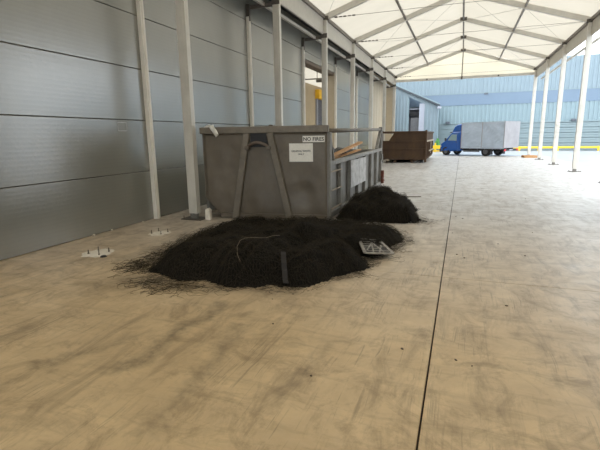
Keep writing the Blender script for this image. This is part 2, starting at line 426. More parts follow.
# ------------------------------------------------------------------ marquee frame
fr = empty('marquee_frame', (XR, YSTART, 0))
tag(fr, 'pale aluminium portal frame of the tent hall, columns, rafters and cables', 'tent frame')
def L(p): return (p[0] - XR, p[1] - YSTART, p[2])
slope = math.atan2(ZR - ZE, XR - XC)
colm = MB().box((-0.10, -0.065, 0.12), (0.10, 0.065, 5.95))
for s in (-1, 1): colm.box((s * 0.1 - 0.004, -0.015, 0.14), (s * 0.1 + 0.004, 0.015, 5.9))
for s in (-1, 1): colm.box((-0.05, s * 0.065 - 0.004, 0.14), (0.05, s * 0.065 + 0.004, 5.9))
colm = colm.mesh('column', 'alu', bevel=0.006)
foot = MB().box((-0.07, -0.045, 0.015), (0.07, 0.045, 0.15)).tube([(-0.0, -0.08, 0.10), (0, 0.08, 0.10)], 0.02, 8).mesh('column_foot', 'cable', bevel=0.004)
plate = MB().box((-0.24, -0.17, 0.0), (0.24, 0.17, 0.018)).mesh('base_plate', 'steel_dark', bevel=0.004)
boltm = MB().tube([(0, 0, 0), (0, 0, 0.06)], 0.008, 6).tube([(0, 0, 0.0), (0, 0, 0.014)], 0.014, 6).mesh('bolt', 'bolt')
gus = MB().bar((0, -.07, 0), (0, .07, 0), .26, .16).mesh('eave_joint', 'steel_dark', bevel=0.02)
rl = math.hypot(XR - XC, ZR - ZE)
raf = MB().box((0, -0.06, -0.11), (rl, 0.06, 0.10)).box((0.1, -0.065, -0.02), (rl - .1, 0.065, 0.01)).mesh('rafter', 'alu', bevel=0.006)
apx = MB().box((-0.18, -0.07, -0.1), (0.18, 0.07, 0.09)).mesh('apex_joint', 'steel_dark', bevel=0.02)
lnk = [MB().cbox((0, 0, 0), (.11, .03, .045)).mesh('tensioner_link', 'steel_dark'), MB().cbox((0, 0, 0), (.11, .045, .03)).mesh('tensioner_link', 'steel_dark')]
for i in range(I0, I1 + 1):
    y = YC[i]
    for sgn, xc in ((1, XC), (-1, XC2)):
        c = link('column', colm, fr, L((xc, y, 0)))
        link('column_foot', foot, c); link('base_plate', plate, c)
        for bx in (-.19, .19):
            for by in (-.12, .12): link('bolt', boltm, c, (bx, by, .018))
        link('eave_joint', gus, fr, L((xc + sgn * .05, y, ZE - 0.02)))
        r = link('rafter', raf, fr, L((xc, y, ZE)))
        r.rotation_euler = (0, -slope, 0) if sgn > 0 else (0, -slope, math.pi)
        xw = XW if sgn > 0 else XW2
        if I0 < i <= I1 and sgn > 0:                           # bracket tying the slim post back to the column
            bk = MB().bar((xc - sgn * 0.1, y, 5.32), (xw + sgn * .06, y - .2, 5.24), 0.05, 0.11)
            bk.bar((xc - sgn * .12, y - .075, 5.36), (xc + sgn * .12, y - .075, 5.36), .02, .16)
            bk.bar((xw + sgn * .06, y - .21, 4.88), (xw + sgn * .06, y - .21, 5.32), .10, .10)
            bk.build('post_bracket', 'steel_dark', fr).location = L((0, 0, 0))
    link('apex_joint', apx, fr, L((XR, y, ZR - 0.01)))
    # tie cable at eave height with a chain tensioner by the left joint
    tc = MB().tube([L((XC + .1, y, ZE - .02)), L((XC2 - .1, y, ZE - .02))], 0.008, 5).build('tie_cable', 'cable', fr)
    for k in range(5):
        link('tensioner_link', lnk[k % 2], tc, L((XC + .45 + k * .17, y, ZE - .02)))
def on_slope(t, sgn): return (XC + (XR - XC) * t if sgn > 0 else XC2 - (XC2 - XR) * t, ZE + (ZR - ZE) * t)
for i in range(I0, I1):
    ya, yb = YC[i] + 0.06, YC[i + 1] - 0.06
    for t, sgn, wd in ((0.5, 1, .07), (0.5, -1, .07), (1.0, 1, .08), (0.0, 1, .10), (0.0, -1, .10)):
        px, pz = on_slope(t, sgn)
        dz = -0.02 if t == 0.5 else (0.03 if t == 0 else -0.02)
        MB().bar(L((px, ya, pz + dz)), L((px, yb, pz + dz)), wd, wd + .02).build('purlin', 'purlin', fr)
    for sgn, xc in ((1, XC), (-1, XC2)):
        f = MB().box(L((xc - .03 - sgn * .06, ya, 5.42)), L((xc + .03 - sgn * .06, yb, 6.06)))
        f.build('eave_fascia', 'fascia', fr)
        MB().box(L((xc - .04 - sgn * .36, ya, 5.27)), L((xc + .04 - sgn * .36, yb, 5.36))).build('eave_rail', 'fascia', fr)
    # crossed wind bracing in the roof plane of some bays
    if i in (1, 3, 5):
        for sgn in (1, -1):
            for (ta, tb) in ((0.02, 0.5), (0.5, 0.98)):
                xa, za = on_slope(ta, sgn); xb, zb = on_slope(tb, sgn)
                MB().tube([L((xa, ya, za - .05)), L((xb, yb, zb - .05))], .006, 4).build('brace_cable', 'cable', fr)
                MB().tube([L((xb, ya, zb - .05)), L((xa, yb, za - .05))], .006, 4).build('brace_cable', 'cable', fr)
# gable end
MB().bar(L((XC, YEND, 5.68)), L((XC2, YEND, 5.68)), .10, .18).build('gable_beam', 'alu', fr, bevel=.006)
MB().bar(L((XR, YEND, 5.62)), L((XR, YEND, ZR)), .07, .07).build('gable_post', 'purlin', fr)
for sx in (-1, 1): MB().cbox(L((XR + sx * 2.45, YEND - .07, 5.68)), (.10, .05, .10)).build('beam_clamp', 'steel_dark', fr)
MB().cbox(L((XR, YEND - .07, 5.66)), (.12, .05, .22)).build('beam_clamp', 'steel_dark', fr)

# ------------------------------------------------------------------ membrane roof
ce = empty('ceiling', (XR, YSTART, 5.9)); struct(ce, 'cream translucent tent membrane roof stretched over the frame', 'roof')
def sheet_mesh(sgn):
    b = MB(); nu, nv = 10, 8; vs = []; fs = []
    for a in range(nu + 1):
        t = -0.045 + 1.045 * a / nu
        px, pz = on_slope(t, sgn)
        for c in range(nv + 1):
            q = c / nv
            sag = 0.05 * math.sin(math.pi * q) * math.sin(math.pi * min(1, max(0, t)) * 2) ** 2
            vs.append((px - XR, q * BAY, pz + 0.14 - sag - 5.9))
    for a in range(nu):
        for c in range(nv):
            k = a * (nv + 1) + c; fs.append((k, k + 1, k + nv + 2, k + nv + 1))
    return b.add(vs, fs).mesh('roof_sheet', 'membrane', smooth=True)
for sgn in (1, -1):
    me = sheet_mesh(sgn)
    for i in range(I0, I1):
        o = link('roof_sheet', me, ce, (0, YC[i] - YSTART - (.12 if i == I0 else 0), 0)); o.scale.y = 1.026 if i in (I0, I1 - 1) else 1.0
for yy in (YEND - YSTART + .07, -.07):
    gm = MB().prism([(XC, 5.62), (XC2, 5.62), (XC2, ZE + .1), (XR, ZR + .15), (XC, ZE + .1)], (-XR, yy, -5.9), (1, 0, 0), (0, 0, 1), (0, 1, 0), 0.004)
    gm.build('gable_sheet', 'membrane_gable', ce)
for sgn, xc, xw in ((1, XC, XW),):   # sheet-metal gutter bridging column line and wall
    g = MB().box((min(xc - sgn * .1, xw - sgn * .25) - XR, 0, 0.0), (max(xc - sgn * .1, xw - sgn * .25) - XR, YEND - YSTART, 0.03))
    g.build('gutter', 'gutter', ce)

# ------------------------------------------------------------------ neighbouring hall seen through the doorway
nb = MB()
nb.box((-12.6, 13.0, -0.2), (XW - PT - .06, 44, -0.004))
struct(nb.build('floor_neighbour', 'concrete'), 'concrete floor of the hall behind the doorway', 'floor')
nw = MB().box((-12.65, 13, 0), (-12.5, 44, 6.02)); nw.box((-12.6, 12.9, 0), (-6.5, 13, 6.2)); nw.box((-12.6, 44, 0), (-6.9, 44.1, 6.2))
struct(nw.build('wall_neighbour', 'tan_wall'), 'tan sheet wall of the hall behind the doorway', 'wall')
nr = MB()
prof = [(-12.7, 5.95), (-9.5, 7.3), (-6.35, 5.95)]
vs = [(x, y, z) for y in (12.9, 44.1) for x, z in prof]
nr.add(vs, [(0, 1, 4, 3), (1, 2, 5, 4)])
struct(nr.build('ceiling_neighbour', 'membrane'), 'cream membrane roof of the hall behind the doorway', 'roof')
tb = empty('tie_beams', (-9.5, 30, 5.9)); tag(tb, 'grey steel tie beam crossing high in the hall behind the doorway', 'beam')
MB().tube([(-3.0, 3.0, .05), (2.9, 3.0, .05)], .05, 8).build('tie_pipe', 'cable', tb)
MB().tube([(-1.2, 3.0, .05), (-1.2, 3.0, .75)], .03, 6).build('hanger', 'steel_dark', tb)
MB().cbox((-1.0, 3.0, -.12), (.5, .25, .2)).build('clamp', 'steel_dark', tb)
rd = empty('roller_door', (-12.5, 39.4, 0)); tag(rd, 'dark roller door under an amber yellow housing behind the doorway', 'roller door')
MB().box((0, -1.5, 5.0 - .1), (.4, 1.5, 5.7)).build('housing', 'amber', rd, bevel=.03)
cu = MB()
for k in range(33): cu.box((.05, -1.35, k * .148), (.10, 1.35, k * .148 + .135))
cu.build('curtain', 'dark_in', rd)
for s in (-1, 1): MB().box((.02, s * 1.35 - .08, 0), (.2, s * 1.35 + .08, 4.9)).build('guide_rail', 'white' if s < 0 else 'grey_door', rd)
# ------------------------------------------------------------------ grey waste container
FL, FR_, RR, RL = Vector((-4.93, 7.72, 0)), Vector((-2.41, 8.03, 0)), Vector((-2.47, 14.2, 0)), Vector((-4.85, 14.2, 0))
gc = empty('waste_container', tuple((FL + FR_) / 2)); O = (FL + FR_) / 2
tag(gc, 'grey steel hook-lift waste container with NO FIRES sign, behind the black netting', 'waste container')
FL, FR_, RR, RL = FL - O, FR_ - O, RR - O, RL - O
ef = (FR_ - FL).normalized(); nf = Vector((ef.y, -ef.x, 0)); WF = (FR_ - FL).length      # nf points to the camera
es = (RR - FR_).normalized(); ns = Vector((es.y, -es.x, 0)); LS = (RR - FR_).length      # ns points to +X
Z = Vector((0, 0, 1))
def pf(s, z, d=0.0): return FL + ef * s + Z * z + nf * d
def ps(t, z, d=0.0): return FR_ + es * t + Z * z + ns * d
ZB, ZT = 0.10, 1.85
# front panel with hand-beaten dents and a cut lower corner
b = MB(); nu, nv = 44, 30; idx = {}; vs = []; fs = []
for a in range(nu + 1):
    for c in range(nv + 1):
        s = WF * a / nu; z = 0.03 + (1.72 - 0.03) * c / nv
        cut = 0.40 - s * 1.15
        if s < .35 and z < cut: z = cut
        p = Vector((s * 1.3, z * 1.3, 0.4))
        d = 0.022 * noise.noise(p * 1.4) + 0.014 * noise.noise(p * 3.3 + Vector((5, 1, 2)))
        d += -0.03 * max(0, 1 - ((s - 2.05) ** 2 + (z - 0.5) ** 2) / .09) + 0.02 * max(0, 1 - abs(z - 0.28) / .03)
        edge = min(1, s / .1, (WF - s) / .1)
        vs.append(pf(s, z, d * edge)); idx[a, c] = len(vs) - 1
for a in range(nu):
    for c in range(nv):
        q = (idx[a, c], idx[a + 1, c], idx[a + 1, c + 1], idx[a, c + 1]); fs.append(q)
b.add(vs, fs)
o = b.build('front_panel', 'cont', gc, smooth=True)
md = o.modifiers.new('thick', 'SOLIDIFY'); md.thickness = 0.02; md.offset = 1
MB().bar(pf(-.06, 1.785, .02), pf(WF + .03, 1.785, .02), .12, .13).build('top_rail', 'cont_bar', gc, bevel=.01)
MB().cbox(pf(1.45, 1.86, .02), (.09, .12, .03)).build('rail_stop', 'cont', gc, bevel=.006)
for s in (0.0, WF):
    MB().bar(pf(s, .42 if s == 0 else .03, -.02), pf(s, 1.73, -.02), .07, .07, ef).build('corner_post', 'cont_side' if s else 'cont', gc, bevel=.008)
for (s0, s1) in ((0.95, .64), (1.42, 1.80)):
    MB().bar(pf(s0, 1.72, .075), pf(s1, 0.0, .075), .09, .13, ef).build('lift_frame_bar', 'cont_bar', gc, bevel=.012)
MB().prism([(1.0, 1.45), (1.38, 1.45), (1.34, 1.72), (1.02, 1.72)], pf(0, 0, .03), ef, Z, nf, .012).build('hook_shade_plate', 'chassis', gc)  # raised black plate; its colour stands for the shade behind the hook
arc = [pf(0.96 + .44 * k / 10, 1.44 + .10 * math.sin(math.pi * k / 10) ** .7, .11 + .05 * math.sin(math.pi * k / 10)) for k in range(11)]
MB().tube(arc, .032, 10).build('hook_bar', 'rust_hook', gc, smooth=True)
for s in (0.96, 1.40): MB().bar(pf(s, 1.40, .10), pf(s, 1.48, .10), .10, .10, ef).build('hook_lug', 'cont', gc, bevel=.01)
MB().bar(pf(.3, .07, .02), pf(WF - .02, .07, .02), .06, .10).build('sill_beam', 'cont', gc, bevel=.008)
# floor, left side, tail gate
MB().prism([(FL.x, FL.y), (FR_.x, FR_.y), (RR.x, RR.y), (RL.x, RL.y)], (0, 0, ZB), (1, 0, 0), (0, 1, 0), (0, 0, 1), .05).build('floor_plate', 'cont', gc)
MB().bar(FL + Z * .62, RL + Z * .62, .05, 1.02).build('side_panel', 'cont_side', gc)
MB().bar(FL + Z * 1.16, RL + Z * 1.16, .08, .08).build('side_lip', 'cont_side', gc)
MB().bar(FL + Z * 1.78, RL + Z * 1.82, .07, .07).build('top_bar', 'cont', gc)
MB().bar(RL + Z * .65, RR + Z * .65, .06, 1.1).build('tail_gate', 'cont_side', gc)
for q in (RL, RR): MB().bar(q + Z * .05, q + Z * 1.9, .11, .09, es).build('rear_post', 'cont_bare', gc, bevel=.01)
# right side
lipz = lambda t: 1.12 + .012 * t
MB().add([ps(0, .12, -.03), ps(LS, .12, -.03), ps(LS, lipz(LS), -.03), ps(0, lipz(0), -.03), ps(0, .12, -.05), ps(LS, .12, -.05), ps(LS, lipz(LS), -.05), ps(0, lipz(0), -.05)],
         [(0, 1, 2, 3), (7, 6, 5, 4), (0, 4, 5, 1), (3, 2, 6, 7), (1, 5, 6, 2), (0, 3, 7, 4)]).build('side_panel', 'cont_side', gc)
MB().bar(ps(0.05, lipz(0), 0), ps(LS, lipz(LS), 0), .10, .09).build('side_lip', 'cont_bare', gc, bevel=.01)
MB().bar(ps(0.02, .10, 0), ps(LS, .10, 0), .10, .12).build('side_sill', 'cont_side', gc, bevel=.01)
for k in range(1, 7):
    t = LS * k / 7
    MB().bar(ps(t, .14, .015), ps(t, lipz(t) - .03, .015), .07, .08, ns).build('side_rib', 'cont_bare', gc, bevel=.008)
MB().tube([ps(0.05, 1.745, -.02), ps(LS - .05, 1.82, -.02)], .045, 10).build('top_bar', 'cont', gc, smooth=True)
MB().bar(ps(.06, .1, .0), ps(.06, 1.72, .0), .12, .10, es).build('corner_post', 'cont_bare', gc, bevel=.01)
MB().bar(ps(LS - .08, 1.78, 0), ps(LS - .75, lipz(LS) + .03, 0), .06, .09, ns).build('rear_brace', 'cont_bare', gc, bevel=.008)
MB().bar(ps(.13, 1.70, 0), ps(.45, lipz(.4) + .03, 0), .05, .06, ns).build('front_brace', 'cont_bare', gc, bevel=.008)
for z in (.22, .59, .96):
    MB().tube([ps(.08, z, .06), ps(LS / 7, z, .06)], .014, 8).build('ladder_rung', 'rust_pale', gc)
for s, nm in ((.95, 'runner'), (1.6, 'runner')):
    MB().bar(pf(s, .05, -.35), pf(s, .05, -.35) + es * (LS - .7), .10, .10).build(nm, 'cont', gc)
for z in (.35, .95):
    MB().tube([ps(LS - .02, z - .1, .06), ps(LS - .02, z + .1, .06)], .035, 8).build('hinge', 'cont_bare', gc)
la = MB().bar(ps(LS - .02, .10, .09), ps(LS - .02, .52, .09), .09, .10, es)
la.tube([ps(LS - .2, .30, .11), ps(LS + .12, .18, .12)], .03, 6)
la.build('tail_latch', 'rust_red', gc, bevel=.008).__setitem__('label', 'red rusted tail-gate latch')
# notices
def sign(name, s0, s1, z0, z1, lines, label, P=pf, mat='sign', d=.055):
    o = MB(); c = [P(s0, z0, d), P(s1, z0, d), P(s1, z1, d), P(s0, z1, d)]
    off = (nf if P is pf else ns) * -.004
    o.add(c + [q + off for q in c], [(0, 1, 2, 3), (7, 6, 5, 4), (0, 4, 5, 1), (1, 5, 6, 2), (2, 6, 7, 3), (3, 7, 4, 0)])
    so = o.build(name, mat, gc); so['label'] = label
    for body, cs_, cz, wd, bold in lines:
        me, tw, th = text_mesh(body, 1, 'ink', 'lettering', bold)
        k = wd / tw
        e = ef if P is pf else es; nn = nf if P is pf else ns
        me.transform(Matrix((e * k, Z * k, nn)).transposed().to_4x4())
        me.transform(Matrix.Translation(P(cs_, cz, d + .002)))
        link('lettering', me, so)
sign('no_fires_sign', 2.07, 2.50, 1.535, 1.655, [('NO FIRES', 2.285, 1.595, .40, .018)], 'white sign reading NO FIRES in black capitals')
sign('waste_notice', 1.80, 2.27, 1.165, 1.515, [('GENERAL WASTE', 2.035, 1.37, .38, .012), ('ONLY', 2.035, 1.31, .12, .012)], 'white square notice reading GENERAL WASTE ONLY')
sign('side_notice', LS / 7 * 2 - .06, LS / 7 * 4 - .1, .46, 1.09, [], 'weathered white notice on the side ribs', ps, 'sign_worn', .075)

# white plastic strip over the top rail's corner
b = MB(); n = 14; vs = []; fs = []
for k in range(n + 1):
    q = k / n
    if q < .35: base = Vector(pf(.05 + .16 * q / .35, 1.868 + .012 * math.sin(q * 20), .02 + .06 * q))
    else:
        r_ = (q - .35) / .65; base = Vector(pf(.21 + .13 * r_, 1.868 - .19 * r_ ** 1.4, .095 + .03 * math.sin(r_ * 3)))
    for j in range(4):
        e = (j / 3 - .5) * .12 * (1 - .3 * q)
        vs.append(base + O + ef * (e * .8) + nf * (.012 * math.sin(j * 2 + k)) + Z * (e * .55))
for k in range(n):
    for j in range(3): a = k * 4 + j; fs.append((a, a + 1, a + 5, a + 4))
rg = b.add(vs, fs).build('plastic_strip', 'rag', smooth=True)
m_ = rg.modifiers.new('t', 'SOLIDIFY'); m_.thickness = .006
tag(rg, 'crumpled white plastic strip draped over the container top rail', 'plastic strip')

# contents of the container: planks, bags, boxes on a bed of rubbish
def W(t, inw, z):                                   # world point: along side, inward from the right side, height
    return Vector(FR_ + O + es * t - ns * inw + Z * z)
hb = MB(); nu, nv = 26, 10; vs = []; fs = []
for a in range(nu + 1):
    for c in range(nv + 1):
        t = .3 + (LS - .7) * a / nu; i_ = .2 + 1.9 * c / nv
        h = .70 + .13 * noise.noise(Vector((t * 1.7, i_ * 1.7, 3))) + .08 * noise.noise(Vector((t * 5, i_ * 5, 9)))
        vs.append(W(t, i_, h))
for a in range(nu):
    for c in range(nv): k = a * (nv + 1) + c; fs.append((k, k + 1, k + nv + 2, k + nv + 1))
hb.add(vs, fs)
n0 = len(hb.v)
ring = [a * (nv + 1) for a in range(nu + 1)] + [nu * (nv + 1) + c for c in range(1, nv + 1)] + [a * (nv + 1) + nv for a in range(nu - 1, -1, -1)] + [c for c in range(nv - 1, 0, -1)]
hb.v += [(hb.v[r][0], hb.v[r][1], .16) for r in ring]
for k in range(len(ring)): j = (k + 1) % len(ring); hb.f.append((ring[k], ring[j], n0 + j, n0 + k))
hb.f.append(tuple(n0 + k for k in range(len(ring))))
tag(hb.build('rubbish_bed', 'chip'), 'dark mixed rubbish filling the grey container', 'rubbish', None, 'stuff')
def plank(p0, p1, wd, th, label, mat='wood'):
    o = MB().bar((0, 0, 0), Vector(p1) - Vector(p0), wd, th).build('timber_plank', mat, None, bevel=.004, loc=tuple(p0)); return tag(o, label, 'plank', 'timber in the container')
plank(W(1.6, .55, 1.10), W(5.2, .45, 1.44), .14, .05, 'long orange-brown plank sticking up out of the grey container')
plank(W(2.4, .70, 1.04), W(4.3, .28, 1.25), .10, .04, 'shorter brown plank crossing beneath the long orange-brown one')
def lump(name, p, r, mat, label, cat, sq=(1, 1, .8), sd=0, group=None):
    d = bmesh.new(); bmesh.ops.create_icosphere(d, subdivisions=3, radius=1)
    for v in d.verts:
        k = 1 + .28 * noise.noise(v.co * 1.6 + Vector((sd, 0, 0))) + .12 * noise.noise(v.co * 4 + Vector((0, sd, 0)))
        v.co = Vector((v.co.x * sq[0], v.co.y * sq[1], v.co.z * sq[2])) * k * r
    me = bpy.data.meshes.new(name); d.to_mesh(me); d.free(); me.materials.append(M[mat])
    return tag(link(name, me, None, tuple(p)), label, cat, group)
lump('rubbish_bag', W(1.1, .5, 1.10), .25, 'bag', 'black rubbish bag in the container corner by the NO FIRES sign', 'rubbish bag', sd=1, group='bags in the container')
lump('rubbish_bag', W(4.3, 1.2, 1.14), .25, 'bag', 'black rubbish bag at the middle of the container under the plank tip', 'rubbish bag', sd=5, group='bags in the container')
lump('rubbish_bag', W(5.3, 1.1, 1.08), .26, 'bag', 'black rubbish bag towards the tail gate of the grey container', 'rubbish bag', sd=9, group='bags in the container')
bx = MB()
bx.box((-.25, -.2, 0), (.25, .2, .32)); bx.bar((-.25, -.2, .32), (-.30, .2, .42), .01, .18); bx.bar((.25, -.2, .32), (.34, .2, .38), .01, .18)
o = bx.build('cardboard_box', 'card', None, loc=tuple(W(3.2, 1.25, 1.0))); o.rotation_euler = (.25, .15, .6)
tag(o, 'reddish brown open cardboard box among the rubbish in the container', 'box')

# ------------------------------------------------------------------ heaps of black netting
def seg_dist(px, py, a, b):
    dx, dy = b[0] - a[0], b[1] - a[1]; l2 = dx * dx + dy * dy
    t = max(0, min(1, ((px - a[0]) * dx + (py - a[1]) * dy) / l2))
    return math.hypot(px - a[0] - t * dx, py - a[1] - t * dy)
def inside(px, py, poly):
    c = False; j = len(poly) - 1
    for i in range(len(poly)):
        (xi, yi), (xj, yj) = poly[i], poly[j]
        if (yi > py) != (yj > py) and px < (xj - xi) * (py - yi) / (yj - yi) + xi: c = not c
        j = i
    return c
def sdist(px, py, poly):
    d = min(seg_dist(px, py, poly[i], poly[(i + 1) % len(poly)]) for i in range(len(poly)))
    return d if inside(px, py, poly) else -d
class Heap:                                         # smooth union of elongated lobes: x0, y0, x1, y1, half width, height
    def __init__(s, lobes, seed):
        s.lobes, s.seed = lobes, seed
        xs = [v for l in lobes for v in (l[0] - l[4], l[0] + l[4], l[2] - l[4], l[2] + l[4])]
        ys = [v for l in lobes for v in (l[1] - l[4], l[1] + l[4], l[3] - l[4], l[3] + l[4])]
        s.poly = [(min(xs), min(ys)), (max(xs), min(ys)), (max(xs), max(ys)), (min(xs), max(ys))]; s.cache = {}
    def raw(s, x, y):
        q = Vector((x, y, s.seed))
        wx = x + .10 * noise.noise(q * 2.3) + .04 * noise.noise(q * 6); wy = y + .10 * noise.noise(q * 2.3 + Vector((7, 3, 0))) + .04 * noise.noise(q * 6 + Vector((2, 9, 0)))
        t = 0
        for x0, y0, x1, y1, wd, ht in s.lobes:
            d = seg_dist(wx, wy, (x0, y0), (x1 + 1e-4, y1)) / wd
            v = ht * (1 - d * d) if d < 1 else -.45 * (d - 1) * wd
            t += math.exp(26 * max(v, -.6))
        return math.log(t) / 26 - .02
    def h(s, x, y):
        z = s.raw(x, y)
        if z > 0:
            k = min(1, z / .08); q = Vector((x, y, s.seed))
            z += k * (.06 * noise.noise(q * 2.1) + .045 * noise.noise(q * 3.9) + .028 * noise.noise(q * 8) + .016 * noise.noise(q * 19))
            u, v = x * .95 - y * .31, x * .31 + y * .95           # draped folds, running along v
            f = noise.noise(Vector((u * 2.4, v * .75, s.seed + 13))); g = noise.noise(Vector((u * 4.6, v * 1.6, s.seed + 31)))
            z *= 1 - .34 * math.exp(-(f / .07) ** 2) - .18 * math.exp(-(g / .07) ** 2)
            z = max(z, .004)
        return z
def heap_body(hp, name, parent, step=.035):
    xs = [p[0] for p in hp.poly]; ys = [p[1] for p in hp.poly]
    nx = int((max(xs) - min(xs) + .3) / step); ny = int((max(ys) - min(ys) + .3) / step)
    x0, y0 = min(xs) - .15, min(ys) - .15
    H = [[hp.h(x0 + i * step, y0 + j * step) for j in range(ny + 1)] for i in range(nx + 1)]
    vid = {}; vs = []; fs = []
    def V(i, j):
        if (i, j) not in vid:
            vid[i, j] = len(vs); vs.append((x0 + i * step - parent.location.x, y0 + j * step - parent.location.y, max(H[i][j], 0.003)))
        return vid[i, j]
    for i in range(nx):
        for j in range(ny):
            if max(H[i][j], H[i + 1][j], H[i][j + 1], H[i + 1][j + 1]) > 0 and min(H[i][j], H[i + 1][j], H[i][j + 1], H[i + 1][j + 1]) > -.04:
                fs.append((V(i, j), V(i + 1, j), V(i + 1, j + 1), V(i, j + 1)))
    n0 = len(vs)
    b = MB().add(vs, fs)
    return b.build(name, 'net_core', parent, smooth=True)
def ribbon(b, pts, r):                              # three-sided twine
    b.tube(pts, r, 3, cap=False)
def net_layer(hp, b, cell, ang, lift, r, spread, seed, keep=1.0, limit=None):
    rnd = random.Random(seed)
    xs = [p[0] for p in hp.poly]; ys = [p[1] for p in hp.poly]
    cx, cyy = (min(xs) + max(xs)) / 2, (min(ys) + max(ys)) / 2
    rad = max(max(xs) - min(xs), max(ys) - min(ys)) * .75
    n = int(2 * rad / cell); ca, sa = math.cos(ang), math.sin(ang)
    def P(u, v):
        x = cx + (u * ca - v * sa); y = cyy + (u * sa + v * ca)
        q = Vector((x * 1.3, y * 1.3, seed))
        x += .22 * noise.noise(q) + .05 * noise.noise(q * 4); y += .22 * noise.noise(q + Vector((9, 0, 0))) + .05 * noise.noise(q * 4 + Vector((0, 7, 0)))
        return x, y
    cache = {}
    def G(i, j):
        if (i, j) in cache: return cache[i, j]
        u = -rad + i * cell; v = -rad + j * cell
        x, y = P(u, v); d = hp.raw(x, y) / .55
        edge = spread * (.5 + .9 * noise.noise(Vector((x * 2.2, y * 2.2, seed + 3))))
        if d < -edge or (limit and not limit(x, y)): cache[i, j] = None; return None
        z = max(hp.h(x, y), 0) + lift * (.4 + rnd.random()) * (1 if d > .03 else .35) + .006
        cache[i, j] = Vector((x, y, z)); return cache[i, j]
    for i in range(n):
        for j in range(n):
            p = G(i, j)
            if p is None: continue
            for q in (G(i + 1, j), G(i, j + 1)):
                if q is None or rnd.random() > keep: continue
                m = (p + q) / 2 + Vector((rnd.uniform(-1, 1), rnd.uniform(-1, 1), rnd.uniform(-.4, .8))) * cell * .2
                m.z = max(m.z, .004)
                ribbon(b, [p, m, q], r)
front_lim = lambda x, y: not (-5.1 < x < -2.36 and y > 7.72 + .122 * (x + 4.95) - .12)
def netting(name, hp, label, layers, loc, seed, group, tails):
    t = empty(name, loc); tag(t, label, 'netting', group)
    heap_body(hp, 'netting_core', t)
    b = MB()
    for k, (cell, lift, r, spread, keep) in enumerate(layers):
        net_layer(hp, b, cell, .3 + k * .55, lift, r, spread, seed + k * 11, keep, front_lim)
    b.v = [(x - loc[0], y - loc[1], z) for x, y, z in b.v]
    o = b.build('net_mesh', 'net', t); o['kind'] = 'stuff'
    b = MB(); rnd = random.Random(seed + 5)
    for (tx, ty, rx, ry, hz, n, cur) in tails:      # loose curling ends
        for k in range(n):
            x = tx + rnd.gauss(0, rx * .5); y = ty + rnd.gauss(0, ry * .5); a = rnd.uniform(0, 6.28); pts = []
            z = abs(rnd.gauss(0, hz))
            for s in range(9):
                pts.append((x - loc[0], y - loc[1], max(.004, z + rnd.uniform(-.01, .01))))
                a += rnd.uniform(-cur, cur) + .25; x += .04 * math.cos(a); y += .04 * math.sin(a); z *= .8
                if not front_lim(x, y): break
            if len(pts) > 2: ribbon(b, pts, .0015)
    o = b.build('loose_twine', 'net', t); o['kind'] = 'stuff'
    return t
heapA = Heap([(-3.15, 4.74, -2.95, 5.0, .66, .33), (-2.0, 6.0, -2.42, 4.62, .55, .40), (-1.87, 4.66, -1.52, 5.3, .46, .30), (-1.35, 6.2, -1.3, 7.0, .46, .20),
              (-3.3, 5.6, -3.4, 6.1, .75, .24), (-3.0, 5.6, -2.5, 6.0, .6, .26), (-3.6, 6.95, -2.0, 7.1, .62, .18), (-2.6, 6.5, -1.6, 6.7, .7, .22)], 1.7)
netting('black_netting', heapA, 'broad heap of tangled black netting in front of the grey container', ((.032, .02, .0015, .12, .97), (.036, .035, .0015, .22, .9), (.045, .06, .0016, .36, .6)),
        (-2.5, 5.8, 0), 3, 'heaps of black netting',
        [(-3.85, 4.35, .34, .22, .03, 110, .9), (-3.15, 3.85, .45, .16, .02, 120, .9), (-4.0, 5.3, .2, .6, .04, 110, .8), (-.9, 6.4, .08, .7, .06, 50, .6), (-1.1, 5.3, .18, .25, .03, 30, .7), (-3.9, 4.7, .12, .3, .05, 40, .6)])
heapB = Heap([(-1.66, 9.5, -1.5, 9.05, .62, .50), (-1.25, 8.65, -1.15, 8.55, .42, .40), (-1.85, 8.68, -1.7, 8.55, .45, .36), (-1.72, 10.1, -1.72, 10.5, .55, .42), (-1.3, 9.2, -1.25, 9.6, .42, .36), (-1.99, 8.36, -1.85, 8.36, .33, .33), (-1.97, 8.9, -1.95, 9.1, .36, .40)], 6.2)
netting('black_netting', heapB, 'smaller taller heap of black netting against the ribbed container side', ((.034, .02, .0018, .06, .97), (.04, .04, .0018, .08, .9), (.05, .06, .0018, .13, .55)),
        (-1.6, 9.2, 0), 40, 'heaps of black netting',
        [(-.72, 8.55, .16, .22, .05, 46, .35), (-.62, 8.4, .22, .12, .03, 26, .3), (-1.1, 9.6, .12, .5, .05, 24, .6), (-1.5, 8.05, .5, .06, .04, 24, .6)])

def drape(x, y, dz): return Vector((x, y, max(heapA.h(x, y), 0) + dz))
# pale cord on the heap
pts = [Vector((x, y, max(.02, heapA.raw(x, y) + .075))) for x, y in ((-2.31, 4.22), (-2.37, 4.27), (-2.42, 4.36), (-2.43, 4.46), (-2.40, 4.54), (-2.33, 4.61), (-2.26, 4.66), (-2.21, 4.74), (-2.17, 4.84), (-2.12, 4.95))]
tag(MB().tube(pts, .0024, 5).build('pale_cord', 'cord', smooth=True), 'thin pale cord curling over the broad netting heap', 'cord')
